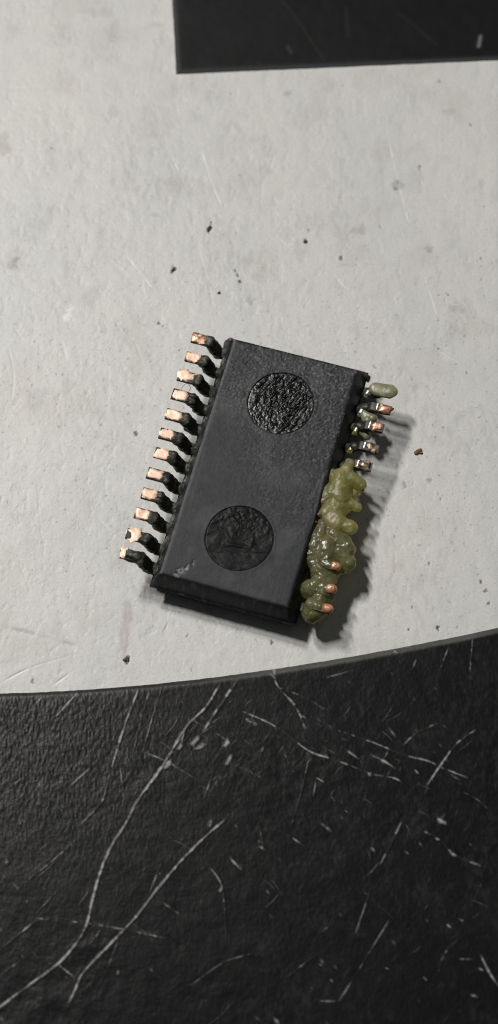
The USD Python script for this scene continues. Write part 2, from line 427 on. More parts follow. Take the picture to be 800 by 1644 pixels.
for q in [(6, 232, 16, 16, 2, 0.28), (160, 18, 30, 14, 2, 0.20), (182, 55, 12, 26, 2, 0.20), (20, 425, 15, 15, 0, 0.32), (718, 178, 18, 10, 2, 0.25), (200, 1035, 9, 42, 2, 0.26),
          (640, 296, 12, 10, 0, 0.28), (248, 215, 9, 9, 2, 0.22), (180, 178, 12, 12, 2, 0.16), (460, 150, 10, 7, 0, 0.25), (530, 140, 10, 16, 2, 0.14), (570, 370, 18, 12, 0, 0.20),
          (400, 482, 10, 8, 0, 0.28), (250, 345, 12, 5, 0, 0.15), (205, 985, 8, 22, 2, 0.32), (110, 505, 9, 12, 1, 0.5), (690, 400, 7, 6, 0, 0.3), (735, 495, 12, 9, 0, 0.22), (60, 640, 20, 20, 0, 0.12), (150, 470, 18, 18, 0, 0.10)]:
    spot(*q, seed=int(q[0] + q[1]))


def table_line(pts, w, light, dark=0.0, depth=0.010, broken=0.4, seed=0):
    pl = poly(pts)
    def fn(s, d, al, L, side):
        e = smoothstep(0, 0.6, al) * smoothstep(0, 0.6, L - al) + 0.15
        br = 1 - broken * 1.6 * smoothstep(0.35, 0.65, noise(np.stack([al * 2.2, 0 * al, 0 * al], -1), 1.0, seed + 3))
        k = np.exp(-(d / w) ** 2) * e * np.clip(br, 0, 1)
        hgt[s] -= depth * k
        wear[s + (1,)] = np.maximum(wear[s + (1,)], light * k)
        if dark:
            wear[s + (0,)] = np.maximum(wear[s + (0,)], dark * np.exp(-((d - w * 1.2) / w) ** 2) * e * np.clip(br, 0, 1) * (side > 0))
    stroke(X, Y, pl, w, fn)


for i, (pts, w, l, dk) in enumerate([
        ([(323, 240), (332, 268), (343, 300), (358, 335)], 0.045, 0.9, 0.15), ([(204, 412), (230, 444), (253, 474)], 0.040, 0.95, 0.15), ([(445, 378), (454, 387), (463, 396)], 0.045, 0.9, 0.2),
        ([(534, 438), (546, 452), (561, 467)], 0.040, 0.9, 0.2), ([(619, 195), (632, 262), (644, 310), (657, 362)], 0.04, 0.65, 0.12), ([(270, 240), (285, 272), (300, 304)], 0.045, 0.4, 0.0),
        ([(372, 345), (384, 376)], 0.04, 0.8, 0.1), ([(680, 440), (692, 476), (703, 512)], 0.04, 0.6, 0.1), ([(318, 395), (332, 445), (346, 500)], 0.04, 0.45, 0.1),
        ([(0, 1097), (50, 1072), (120, 1051)], 0.05, 0.7, 0.35), ([(82, 1103), (118, 1077)], 0.05, 0.7, 0.3), ([(0, 1007), (60, 1022), (125, 1040)], 0.12, 0.0, 0.22),
        ([(262, 1018), (272, 995)], 0.04, 0.1, 0.5), ([(360, 1022), (374, 1010)], 0.04, 0.9, 0.0), ([(100, 545), (108, 580)], 0.06, 0.5, 0.1),
        ([(216, 545), (232, 590)], 0.05, 0.35, 0.2), ([(130, 700), (210, 712), (260, 724)], 0.05, 0.25, 0.16), ([(120, 560), (240, 575), (285, 620)], 0.04, 0.2, 0.14),
        ([(10, 540), (22, 600), (18, 650)], 0.06, 0.35, 0.1), ([(60, 760), (64, 830), (72, 900)], 0.06, 0.3, 0.1), ([(700, 560), (742, 585)], 0.04, 0.5, 0.2),
        ([(610, 505), (622, 530)], 0.04, 0.6, 0.2), ([(150, 820), (175, 850)], 0.05, 0.5, 0.2), ([(30, 900), (55, 960)], 0.05, 0.3, 0.12)]):
    table_line(pts, w, l, dk, seed=i)
# short random nicks and specks of dirt pressed into the surface
for k in range(150):
    px, py = rng.uniform(0, 800), rng.uniform(300, 1090) if k % 4 else rng.uniform(60, 400)
    a, L = rng.normal(math.pi * 0.36, 0.5), rng.uniform(3, 15)
    table_line([(px, py), (px + L * math.cos(a), py + L * math.sin(a))], rng.uniform(0.03, 0.05), rng.uniform(0, 0.6) * (rng.random() < 0.7), rng.uniform(0.05, 0.3), depth=0.008, seed=k + 100)
for k in range(120):
    px, py = rng.uniform(0, 800), np.clip(rng.normal(560, 230), 130, 1095)
    r = rng.choice([0.9, 1.2, 1.6, 2.1, 2.6], p=[0.4, 0.3, 0.18, 0.09, 0.03])
    s, w = spot(px, py, r * rng.uniform(0.7, 1.2), r * rng.uniform(0.8, 1.8), 0 if rng.random() < 0.85 else 2, rng.uniform(0.2, 0.8), k, 0.6)
    hgt[s] -= 0.014 * w
# scuffed group right of the chip and under the crumbs' place
for (px, py, r, a) in [(338, 356, 4, .8), (335, 368, 5, .9), (279, 430, 4.5, .9), (276, 437, 3, .9), (490, 388, 4, .95), (352, 470, 3, .95), (382, 440, 4, .75), (386, 452, 3.5, .85), (388, 464, 3, .85), (378, 434, 3, .6),
                       (255, 519, 3, .7), (262, 524, 3, .6), (219, 695, 4, .75), (548, 415, 4, .6), (640, 292, 3, .6), (636, 303, 4, .5), (674, 268, 4, .5), (657, 1012, 3.5, .7), (704, 1009, 4, .85), (735, 1006, 3, .4), (83, 237, 3, .6),
                       (204, 1060, 6, .85), (53, 1093, 4, .6), (302, 1021, 3, .6), (437, 1032, 3.5, .7), (772, 935, 3, .7), (780, 948, 4, .6), (785, 970, 3, .6), (690, 905, 3, .5), (650, 780, 6, .35), (690, 770, 5, .3), (756, 200, 3, .5), (705, 128, 4, .5)]:
    s, w = spot(px, py, r * .72, r * .95, 0, min(1, a * 1.15), int(px), 0.7, 2.0)
    hgt[s] -= 0.03 * w
v = np.stack([gx, gy, hgt - 0.0], -1).reshape(-1, 3)
tag(obj('table_top', v, grid_faces(len(Y), len(X)), M_table, masks=np.clip(wear, 0, 1).reshape(-1, 3)),
    'worn pale grey painted table top with nicks and dark specks', 'table top', kind='structure')

# ------------------------------------------------------------------ black rubber mat with a curved edge (near side)
edge_px = [(-60, 1114), (0, 1111), (100, 1108), (200, 1102), (320, 1090), (440, 1073), (540, 1057), (640, 1039), (720, 1024), (800, 1007), (860, 994)]
ed = np.array([P(x, y, 0.25) for x, y in edge_px])
coef = np.polyfit(ed[:, 0], ed[:, 1], 3)
TH = 0.28
MX = axis(-17.5, 16.5, 0.045, -55, 55)
xx = np.clip(MX, -19, 19)
top_y = np.polyval(coef, xx) + (MX - xx) * np.polyval(np.polyder(coef), xx) + 0.022 * (fbm(np.stack([MX, 0 * MX, 0 * MX], -1), 2.2, 4, 31) - 0.5) * 2
depth_axis = axis(0, 21.5, 0.045, 0, 45)                       # distance from the edge, towards the viewer
mgx = np.broadcast_to(MX, (len(depth_axis), len(MX))).copy()
mgy = top_y[None, :] - depth_axis[:, None]
# work on a straight grid of the same size for strokes, then sample
SX, SY = np.arange(-18, 17, 0.04), np.arange(-33, -7, 0.04)
sgx, sgy = np.meshgrid(SX, SY); s3 = np.stack([sgx, sgy, 0 * sgx], -1)
sh = np.zeros(sgx.shape); sw = np.zeros(sgx.shape)


def mat_line(pts, w, amt, broken=0.5, depth=0.014, lip=0.008, seed=0):
    pl = curve([P(x, y, TH) for x, y in pts])
    def fn(s, d, al, L, side):
        d = np.maximum(d, 0) + 0.5 * w * (fbm(s3[s], 5.0, 2, seed + 31) - .5) * 2
        wob = 0.35 * w * (noise(np.stack([al * 3.1, 0 * al + seed, 0 * al], -1), 1.0, seed) - 0.5)
        e = 0.2 + 0.8 * smoothstep(0, 0.35, al) * smoothstep(0, 0.5, L - al)
        n = fbm(np.stack([al * 1.7, 0 * al + seed * 3.7, 0 * al], -1), 1.0, 4, seed + 5)
        br = np.clip(1.12 - broken * 3.0 * smoothstep(0.38, 0.60, n), 0.05, 1)
        rag = 0.25 + 1.5 * fbm(s3[s], 9.0, 3, seed + 9)
        wl = w * (0.6 + 0.7 * noise(np.stack([al * 1.3, 0 * al, 0 * al], -1), 1.0, seed + 17))
        k = np.exp(-((d + wob) / (0.62 * wl)) ** 2)
        sh[s] += e * (lip * np.exp(-((d - 1.1 * w) / (0.6 * w)) ** 2) * (side > 0) - depth * k * br)
        sw[s] = np.maximum(sw[s], np.clip(amt * 1.2 * k * e * br * rag, 0, 1))
    stroke(SX, SY, pl, w, fn)


def L6(*q): return [(x / 2, 960 + y / 2) for x, y in q]
def L7(*q): return [(400 + x / 2, 960 + y / 2) for x, y in q]


lines = [
    (L6((700, 285), (660, 350), (600, 410), (545, 500), (500, 570), (440, 650), (405, 720), (360, 790), (325, 870), (298, 960), (280, 1040), (250, 1100), (190, 1170), (90, 1245), (0, 1312), (-30, 1335)), .085, .95, .25),
    (L6((768, 255), (705, 345), (652, 428)), .09, .95, .45), (L6((725, 710), (660, 765), (580, 845), (500, 940), (430, 1030), (340, 1125), (265, 1205), (240, 1260), (215, 1310)), .078, .85, .2),
    (L6((115, 1028), (280, 1045), (400, 1065), (530, 1092)), .05, .6, .35), (L6((455, 492), (520, 518), (570, 545), (632, 584)), .055, .75, .3),
    (L6((447, 285), (410, 380), (380, 470), (345, 590), (325, 655), (255, 730)), .06, .65, .4), (L6((480, 290), (450, 400), (425, 500)), .05, .4, .5), (L6((520, 278), (490, 380), (458, 490)), .05, .6, .35),
    (L6((255, 298), (215, 340), (175, 385)), .06, .75, .5), (L6((140, 312), (110, 342)), .06, .7, .3), (L6((186, 1176), (215, 1200), (242, 1221)), .06, .7, .2), (L6((288, 546), (215, 612)), .06, .5, .6),
    (L6((385, 545), (397, 648)), .045, .45, .4), (L6((525, 980), (590, 1025)), .055, .6, .4), (L6((740, 835), (752, 850), (775, 872)), .07, .8, .1), (L6((660, 850), (700, 900), (716, 950), (726, 1110)), .05, .5, .7),
    (L6((240, 780), (160, 850), (80, 912)), .045, .4, .5), (L6((192, 930), (100, 1030)), .045, .4, .5), (L6((108, 1040), (0, 1128)), .06, .5, .6), (L6((155, 785), (120, 815)), .07, .6, .3),
    (L6((690, 545), (655, 640)), .05, .4, .6), (L6((518, 850), (480, 945)), .045, .45, .6), (L6((270, 960), (243, 1000)), .05, .5, .5), (L6((325, 1060), (290, 1112)), .045, .35, .4), (L6((378, 1105), (345, 1185)), .045, .35, .5),
    (L6((64, 1165), (0, 1212)), .055, .45, .6), (L6((820, 1140), (720, 1170), (610, 1245)), .045, .3, .5), (L6((610, 380), (575, 480)), .06, .7, .6), (L6((640, 400), (560, 495)), .05, .5, .7),
    (L6((0, 880), (60, 935), (112, 1020)), .06, .18, .6),
    (L7((-20, 365), (40, 390), (100, 422), (190, 490), (260, 515), (330, 540), (390, 565), (470, 580), (515, 614)), .06, .75, .7), (L7((90, 280), (180, 385), (300, 430), (400, 465), (500, 505), (570, 522), (620, 545), (700, 577)), .055, .65, .7),
    (L7((75, 225), (90, 280), (150, 350), (182, 425)), .07, .65, .5), (L7((90, 285), (180, 320), (242, 357)), .05, .5, .6), (L7((728, 423), (670, 465), (620, 530), (568, 607)), .065, .85, .45), (L7((388, 503), (430, 522), (468, 547)), .075, .85, .25),
    (L7((300, 480), (360, 522)), .06, .6, .6), (L7((452, 422), (472, 447)), .11, .8, .3), (L7((192, 510), (170, 610), (138, 722)), .045, .4, .6), (L7((492, 713), (455, 790), (418, 862)), .05, .55, .5),
    (L7((545, 742), (610, 775), (660, 825), (742, 860)), .06, .6, .85), (L7((690, 625), (730, 645), (766, 676)), .05, .6, .5), (L7((228, 722), (263, 749)), .07, .65, .3), (L7((60, 735), (120, 760), (178, 797)), .05, .5, .6),
    (L7((75, 908), (106, 952)), .05, .55, .3), (L7((392, 928), (365, 1010), (340, 1082)), .045, .45, .6), (L7((370, 945), (420, 990), (478, 1043)), .05, .5, .75), (L7((448, 1038), (385, 1140), (340, 1215), (288, 1295)), .045, .4, .5),
    (L7((226, 1138), (170, 1180), (108, 1228)), .05, .5, .6), (L7((745, 1148), (770, 1200), (804, 1250)), .06, .7, .4), (L7((215, 1295), (290, 1296)), .06, .6, .7), (L7((603, 403), (540, 432), (492, 475)), .06, .45, .6),
    (L7((545, 178), (518, 242)), .055, .4, .5), (L7((640, 158), (605, 252)), .05, .35, .5), (L7((718, 125), (709, 245)), .05, .4, .5), (L7((628, 692), (610, 725)), .12, .8, .3), (L7((690, 1080), (630, 1140), (603, 1215)), .05, .4, .6),
    (L7((746, 918), (712, 994)), .05, .3, .6), (L7((230, 260), (340, 230)), .05, .3, .8), (L7((20, 350), (0, 415)), .09, .8, .4), (L7((670, 1160), (716, 1160)), .05, .55, .6), (L7((30, 720), (45, 800)), .06, .5, .7),
    (L7((0, 1122), (65, 1080)), .05, .35, .6), (L7((270, 1045), (235, 1070)), .05, .45, .6), (L7((576, 985), (555, 1010)), .05, .4, .5), (L7((215, 580), (205, 640)), .05, .4, .6), (L7((288, 650), (305, 662)), .06, .5, .3),
]
for i, (pts, w, a, b) in enumerate(lines):
    mat_line(pts, w * 0.88, a, b, seed=i * 7 + 1)
for k in range(130):                                           # fine hairline scuffs, mostly running down to the left
    px, py = rng.uniform(0, 800), rng.uniform(1090, 1640)
    a = rng.normal(2.05, 0.22) if rng.random() < 0.68 else rng.normal(0.5, 0.25)
    L = rng.uniform(4, 60) * (0.6 if px > 400 else 1)
    mat_line([(px, py), (px + L * 0.5 * math.cos(a), py + L * 0.5 * math.sin(a)), (px + L * math.cos(a + .1), py + L * math.sin(a + .1))], rng.uniform(.018, .034), rng.uniform(.06, .26), 0.35, 0.012, 0.010, seed=k + 600)
for k in range(150):                                           # worn cluster near the middle of the edge and along the two long scars
    t = rng.random()
    if k < 70:
        px, py = rng.normal(385, 55), rng.normal(1195, 42)
    else:
        px, py = 400 + 360 * t + rng.normal(0, 10), 1150 + 130 * t + rng.normal(0, 22)
    py = max(py, 1110)
    a = rng.choice([2.15, 0.45]) + rng.normal(0, .25); L = rng.uniform(3, 22)
    mat_line([(px, py), (px + L * math.cos(a), py + L * math.sin(a))], rng.uniform(.02, .05), rng.uniform(.10, .55), 0.5, 0.014, 0.008, seed=k + 1200)
for (px, py, r, a) in [(315, 1190, 9, .8), (322, 1200, 8, .7), (365, 1194, 7, .9), (368, 1220, 6, .8), (290, 1200, 5, .7), (404, 1160, 7, .7), (272, 1224, 8, .8), (707, 1316, 7, .8), (440, 1075, 6, .8), (437, 1084, 6, .6), (593, 1243, 6, .7), (535, 1282, 3, .5),
                       (515, 1253, 4, .6), (557, 1304, 3, .5), (600, 1365, 5, .4), (670, 1240, 4, .6), (721, 1487, 4, .7), (742, 1478, 3, .5), (773, 1557, 3, .6), (763, 1600, 4, .6), (705, 1348, 4, .7), (728, 1372, 4, .7), (655, 1370, 3, .4), (534, 1576, 3, .5), (445, 1640, 6, .5),
                       (355, 1430, 4, .6), (338, 1325, 5, .4), (190, 1562, 4, .4), (10, 1385, 5, .3), (33, 1322, 4, .4), (653, 1036, 5, .6), (635, 1046, 4, .6), (420, 1362, 5, .6), (417, 1352, 4, .5), (516, 1550, 3, .4), (683, 1572, 3, .4), (622, 1556, 3, .4)]:
    c = P(px, py, TH); rr = r / 27.5
    i0, i1 = np.searchsorted(SX, [c[0] - 3 * rr, c[0] + 3 * rr]); j0, j1 = np.searchsorted(SY, [c[1] - 3 * rr, c[1] + 3 * rr]); s = (slice(j0, j1), slice(i0, i1))
    ex, ey = sgx[s] - c[0], sgy[s] - c[1]; th = (1.05 if px < 400 else -0.6) + rng.normal(0, .3)
    d = np.hypot((ex * math.cos(th) + ey * math.sin(th)) * .62, (-ex * math.sin(th) + ey * math.cos(th)) * 1.5) / rr + 0.8 * (fbm(s3[s], 0.9 / rr, 4, int(px)) - 0.5) * 2
    w = smoothstep(0.9, 0.15, d)
    sw[s] = np.maximum(sw[s], a * w); sh[s] += 0.05 * w
for k in range(70):                                           # pale specks
    c = P(rng.uniform(0, 800), rng.uniform(1080, 1644), TH); rr = rng.uniform(0.8, 2.0) / 27.5
    i0, i1 = np.searchsorted(SX, [c[0] - 3 * rr, c[0] + 3 * rr]); j0, j1 = np.searchsorted(SY, [c[1] - 3 * rr, c[1] + 3 * rr]); s = (slice(j0, j1), slice(i0, i1))
    sw[s] = np.maximum(sw[s], rng.uniform(.06, .35) * np.exp(-(((sgx[s] - c[0]) + .5 * (sgy[s] - c[1])) ** 2 + .5 * (sgy[s] - c[1]) ** 2) / rr ** 2))
from scipy.ndimage import map_coordinates
ij = np.stack([(mgy - SY[0]) / 0.04, (mgx - SX[0]) / 0.04])
mh = map_coordinates(sh, ij, order=1, mode='constant'); mw = map_coordinates(sw, ij, order=1, mode='constant')
m3 = np.stack([mgx, mgy, 0 * mgx], -1)
dd = np.broadcast_to(depth_axis[:, None], mgx.shape)
# leathery relief and a dusty grained patch on the left that fades to the right and down
left = np.clip(smoothstep(-2.0, -13.0, mgx + 0.25 * (mgy + 12)) * smoothstep(13.0, 3.0, dd + 4 * (fbm(m3, .35, 3, 41) - .5)), 0, 1)
relief = (fbm(m3, 1.1, 4, 42) - 0.5) * (0.030 + 0.03 * smoothstep(.5, .7, fbm(m3, .3, 3, 49))) + (fbm(m3 * [1, .45, 1], 10.0, 3, 43) - 0.5) * (0.007 + 0.024 * left)
z = TH - 0.20 * np.exp(-dd / 0.10) + mh + relief * smoothstep(0, 0.5, dd)
edge_w = np.exp(-((dd - .05) / 0.32) ** 6) * (0.35 + 0.65 * smoothstep(-6, 3, mgx)) * (0.6 + 0.7 * fbm(m3, 1.7, 4, 44))
mask = np.stack([mw, np.clip(edge_w, 0, 1), np.clip(left * 0.40 * smoothstep(.40, .70, fbm(m3 * [1, .38, 1], 9.0, 3, 45)) * (.45 + .9 * fbm(m3, 1.1, 3, 47)) + 0.16 * smoothstep(.50, .75, fbm(m3 * [1, .5, 1], 5.0, 4, 46)) * smoothstep(.42, .7, fbm(m3, .6, 4, 48)), 0, 1)], -1)
ny, nx = mgx.shape
top = np.stack([mgx, mgy, z], -1).reshape(-1, 3)
rim = np.concatenate([np.arange(nx), np.arange(1, ny) * nx + nx - 1, (ny - 1) * nx + np.arange(nx - 2, -1, -1), np.arange(ny - 2, 0, -1) * nx])
low = top[rim].copy(); low[:, 2] = 0.022
nb = len(rim); b0 = len(top)
i = np.arange(nb); j = (i + 1) % nb
side_f = np.concatenate([np.stack([rim[i], rim[j], b0 + j], 1), np.stack([rim[i], b0 + j, b0 + i], 1)])
V = np.vstack([top, low]); MK = np.vstack([mask.reshape(-1, 3), mask.reshape(-1, 3)[rim]])
gf = grid_faces(ny, nx)[:, ::-1]                               # rows run towards the viewer
tag(obj('rubber_mat', V, np.vstack([gf, side_f]), M_mat, masks=MK),
    'black rubber mat with a curved edge, covered in pale scratches, below the chip', 'mat')

# ------------------------------------------------------------------ black smooth sheet with a square corner (far side)
c0, c1, c2 = P(283, 117, 0.12), P(276, -10, 0.12), P(810, 94, 0.12)
ux = (c2 - c0) / np.linalg.norm(c2 - c0); uy = (c1 - c0) / np.linalg.norm(c1 - c0)
A = axis(0, 22.0, 0.12, 0, 40); B = axis(0, 8.0, 0.12, 0, 30)
ga, gb = np.meshgrid(A, B)
wob = lambda t, sd: 0.02 * (fbm(np.stack([t, 0 * t, 0 * t], -1), 1.5, 3, sd) - 0.5) * 2
px_ = c0[0] + ux[0] * ga + uy[0] * gb + wob(gb, 3); py_ = c0[1] + ux[1] * ga + uy[1] * gb + wob(ga, 5)
e = np.minimum(ga, gb)
q3 = np.stack([px_, py_, 0 * px_], -1)
zz = 0.14 - 0.09 * np.exp(-e / 0.10) + (fbm(q3, 1.0, 4, 51) - 0.5) * 0.02 * smoothstep(0, .5, e)
wr = np.zeros(ga.shape + (3,)); wr[..., 1] = np.exp(-(e / 0.16) ** 2) * 0.8


def sheet_line(pts, w, amt):
    pl = np.array([P(x, y, .14) for x, y in pts]); r = pl - c0
    D = np.array([[ux[0], uy[0]], [ux[1], uy[1]]]); ab = np.linalg.solve(D, r.T).T
    def fn(s, d, al, L, side):
        wr[s + (0,)] = np.maximum(wr[s + (0,)], amt * np.exp(-(d / w) ** 2))
    stroke(A, B, curve(ab), w, fn)


sheet_line([(450, -5), (485, 42), (520, 96)], .08, .03); sheet_line([(462, 74), (468, 84)], .08, .12); sheet_line([(772, 58), (769, 74)], .10, .5); sheet_line([(555, 10), (560, 60)], .10, .03); sheet_line([(640, 20), (700, 70)], .10, .02)
top = np.stack([px_, py_, zz], -1).reshape(-1, 3); ny, nx = ga.shape
rim = np.concatenate([np.arange(nx), np.arange(1, ny) * nx + nx - 1, (ny - 1) * nx + np.arange(nx - 2, -1, -1), np.arange(ny - 2, 0, -1) * nx])
low = top[rim].copy(); low[:, 2] = 0.022; nb = len(rim); b0 = len(top); i = np.arange(nb); j = (i + 1) % nb
V = np.vstack([top, low]); MK = np.vstack([wr.reshape(-1, 3), wr.reshape(-1, 3)[rim]])
tag(obj('plastic_sheet', V, np.vstack([grid_faces(ny, nx), np.stack([rim[i], b0 + j, rim[j]], 1), np.stack([rim[i], b0 + i, b0 + j], 1)]), M_sheet, masks=MK),
    'smooth black sheet with a straight edge and square corner, beyond the chip', 'sheet')

# ------------------------------------------------------------------ the chip, lying on its back with its pins up
ROT = -0.2816
CR, SR = math.cos(ROT), math.sin(ROT)
chip = UsdGeom.Xform.Define(stage, '/World/integrated_circuit')
chip.AddTranslateOp().Set(Gf.Vec3d(0, 0, 0.0))
chip.AddRotateZOp().Set(math.degrees(ROT))
chip = tag(chip.GetPrim(), 'desoldered black chip lying upside down, copper pins in air, olive flux on right pins', 'chip')


def loc(px, py, z):
    """A photo pixel on level z, in the chip's own axes."""
    q = at(px, py, z)
    return np.array([CR * q[0] + SR * q[1], -SR * q[0] + CR * q[1], z])


HT, HE, HB = 2.97, 1.62, 0.03                 # top face, parting line, underside
WT, LT = 7.49, 14.93                          # top face
nx, ny = 190, 370
u = np.linspace(-WT / 2, WT / 2, nx); w_ = np.linspace(-LT / 2, LT / 2, ny)
bu, bw = np.meshgrid(u, w_)
b3 = np.stack([bu, bw, 0 * bu], -1)
MARKS = [loc(451.5, 647, HT), loc(384.5, 864, HT)]
RM = 1.92
bz = (fbm(b3, 0.8, 3, 61) - 0.5) * 0.02
pit = smoothstep(-0.5, 1.0, bw / 7.5 + 0.35 * bu / 3.7 + 0.9 * (fbm(b3, .5, 3, 62) - .5))        # rougher towards the far end
bz += (fbm(b3, 9.0, 3, 63) - 0.5) * 2 * (0.003 + 0.014 * pit)
bz -= 0.018 * pit * smoothstep(.62, .75, fbm(b3, 7.0, 3, 64))
edge_d = np.minimum(WT / 2 - np.abs(bu), LT / 2 - np.abs(bw))
bz *= smoothstep(0.02, 0.25, edge_d)
bz -= 0.05 * np.exp(-edge_d / 0.06)
bwear = np.zeros(bu.shape + (3,))
for k, c in enumerate(MARKS):
    ang = np.arctan2(bw - c[1], bu - c[0])
    rr = np.hypot(bu - c[0], bw - c[1]) + 0.03 * (fbm(np.stack([np.cos(ang), np.sin(ang), 0 * ang], -1), 3.0, 3, 65 + k) - .5) * 2
    bz = np.where(rr < RM + 0.02, np.minimum(bz, -0.30 * smoothstep(RM + 0.02, RM - 0.10, rr)), bz)
    bz += 0.006 * np.exp(-((rr - RM - 0.10) / 0.09) ** 2)
bwear[..., 0] += 0.55 * np.exp(-((bu + WT / 2) / 0.10) ** 2) * (0.2 + fbm(b3, 4, 3, 70))                 # worn pale left edge
bwear[..., 0] += 0.40 * smoothstep(.60, .74, fbm(b3, 10.0, 3, 71)) * pit
bwear[..., 0] += 0.10 * smoothstep(.5, .8, fbm(b3 * [1, .5, 1], 1.2, 4, 72))
for (px, py, ru, rw, a) in [(292, 917, .34, .22, .8), (301, 911, .16, .30, 1.0), (282, 921, .26, .16, .6), (310, 905, .12, .16, .5)]:    # chipped pale scar at the near left corner
    c = loc(px, py, HT)
    q = np.hypot((bu - c[0]) / ru, (bw - c[1]) / rw) + 0.9 * (fbm(b3, 6.0, 3, int(px)) - .5) * 2
    k = smoothstep(1.1, .3, q); bwear[..., 0] = np.maximum(bwear[..., 0], a * k); bz -= 0.05 * k
for (pa, pb, wd, a) in [((505, 600), (530, 640), .05, .15), ((420, 730), (470, 790), .05, .10), ((500, 800), (513, 770), .05, .3), ((330, 720), (300, 830), .06, .10), ((520, 760), (500, 850), .06, .35)]:
    A0, B0 = loc(*pa, HT), loc(*pb, HT); d = (B0 - A0)[:2]
    t = np.clip(((bu - A0[0]) * d[0] + (bw - A0[1]) * d[1]) / (d @ d), 0, 1)
    q = np.hypot(bu - A0[0] - t * d[0], bw - A0[1] - t * d[1])
    bwear[..., 0] = np.maximum(bwear[..., 0], a * np.exp(-(q / wd) ** 2) * (.3 + fbm(b3, 5, 3, 75)))
top = np.stack([bu, bw, HT + bz], -1).reshape(-1, 3)
rim = np.concatenate([np.arange(nx), np.arange(1, ny) * nx + nx - 1, (ny - 1) * nx + np.arange(nx - 2, -1, -1), np.arange(ny - 2, 0, -1) * nx])
ring0 = top[rim]; nb = len(rim)
nrm = np.zeros((nb, 2))
nrm[:, 0] = np.where(np.abs(ring0[:, 0]) > WT / 2 - 1e-6, np.sign(ring0[:, 0]), 0); nrm[:, 1] = np.where(np.abs(ring0[:, 1]) > LT / 2 - 1e-6, np.sign(ring0[:, 1]), 0)
loops = [(0.03, HT - 0.07), (0.11, HT - .25), (0.27, HT - .65), (0.44, HE + .12), (0.49, HE + .05), (0.56, HE + 0.03), (0.56, HE - 0.03), (0.49, HE - .05), (0.24, HE - .08), (0.14, HE - .6), (0.02, HB + .35), (-0.08, HB + .06), (-0.2, HB)]
verts, faces, wears = [top], [grid_faces(ny, nx)], [bwear.reshape(-1, 3)]
prev = rim; n0 = len(top)
i = np.arange(nb); j = (i + 1) % nb
for k, (o, zc) in enumerate(loops):
    r = ring0.copy(); jit = fbm(np.stack([ring0[:, 0], ring0[:, 1], 0 * ring0[:, 0] + zc], -1), 3.0, 3, 80) - .5
    off = o + jit * (0.06 if k > 1 else 0.02) + (0.05 * (fbm(ring0, 6.0, 3, 81) - .4) if 4 <= k <= 6 else 0)
    r[:, :2] += nrm * off[:, None]; r[:, 2] = zc
    cur = n0 + np.arange(nb); n0 += nb
    verts.append(r); wears.append(np.stack([0.35 * smoothstep(.55, .8, fbm(r, 5.0, 3, 82)), 0 * jit, 0 * jit], -1))
    faces += [np.stack([prev[i], cur[j], prev[j]], 1), np.stack([prev[i], cur[i], cur[j]], 1)]
    prev = cur
verts.append(np.array([[0, 0, HB]])); wears.append(np.zeros((1, 3)))
faces.append(np.stack([prev[i], np.full(nb, n0), prev[j]], 1))
body = obj('body', np.vstack(verts), np.vstack(faces), M_epoxy, chip, smooth=35 if False else True, masks=np.clip(np.vstack(wears), 0, 1))

# the two round moulding marks: floors of the recesses, one crinkled, one smoother
for k, c in enumerate(MARKS):
    nr, na = 80, 220
    rr, aa = np.meshgrid(np.linspace(0.0, RM + 0.03, nr), np.linspace(0, 2 * np.pi, na, endpoint=False), indexing='ij')
    q = np.stack([rr * np.cos(aa), rr * np.sin(aa), 0 * rr], -1)
    if k == 0:
        rid = np.abs(fbm(q @ np.array([[.9, .43, 0], [-.43, .9, 0], [0, 0, 1]]) * [1.0, .45, 1], 3.2, 3, 90) - .5)
        h = -0.055 + 0.03 * (smoothstep(0.07, 0.0, rid) - .3) + 0.034 * (fbm(q, 8.0, 3, 91) - .5)
        for s_ in range(60):                                    # raised crooked ridges
            a0 = rng.uniform(0, 6.28); r0 = RM * math.sqrt(rng.uniform(0, .8)); p0 = np.array([r0 * math.cos(a0), r0 * math.sin(a0)])
            th = rng.normal(1.15, .45) if rng.random() < .75 else rng.uniform(0, 3.1); ln = rng.uniform(.12, .5)
            d = ln * np.array([math.cos(th), math.sin(th)])
            t = np.clip(((q[..., 0] - p0[0]) * d[0] + (q[..., 1] - p0[1]) * d[1]) / (d @ d), 0, 1)
            h += 0.05 * np.exp(-((np.hypot(q[..., 0] - p0[0] - t * d[0], q[..., 1] - p0[1] - t * d[1])) / .045) ** 2)
    else:
        warp = q + 0.8 * np.stack([fbm(q, .9, 3, 92), fbm(q, .9, 3, 93), 0 * rr], -1)
        h = -0.050 + 0.040 * (fbm(warp * [.6, 1.2, 1], 2.0, 4, 94) - .5) * 2
        h += 0.03 * smoothstep(-.2, 1.2, q[..., 1]) * (fbm(q, 5.0, 3, 95) - .5) * 2
        t = np.clip((q[..., 0] + .75) / 1.4, 0, 1)
        h += 0.05 * 0.35 * np.exp(-((np.hypot(q[..., 0] + .75 - 1.4 * t, q[..., 1] + .55 - .18 * t)) / .09) ** 2) + 0.03 * np.exp(-((np.hypot(q[..., 0] - .75, (q[..., 1] + .1) / 3)) / .10) ** 2)
    h -= 0.01 * smoothstep(RM - .08, RM, rr)
    vv = np.stack([c[0] + q[..., 0], c[1] + q[..., 1], HT + h], -1).reshape(-1, 3)
    idx = np.arange(nr * na).reshape(nr, na); a, b = idx[:-1], idx[1:]
    a2, b2 = np.roll(a, -1, 1), np.roll(b, -1, 1)
    ff = np.concatenate([np.stack([a.ravel(), b.ravel(), b2.ravel()], 1), np.stack([a.ravel(), b2.ravel(), a2.ravel()], 1)])
    m = obj('ejector_mark', vv, ff, (M_mark, M_mark2)[k], chip)
    tag(m, ['crinkled round recess at the far end of the chip', 'smoother round recess at the near end of the chip'][k])


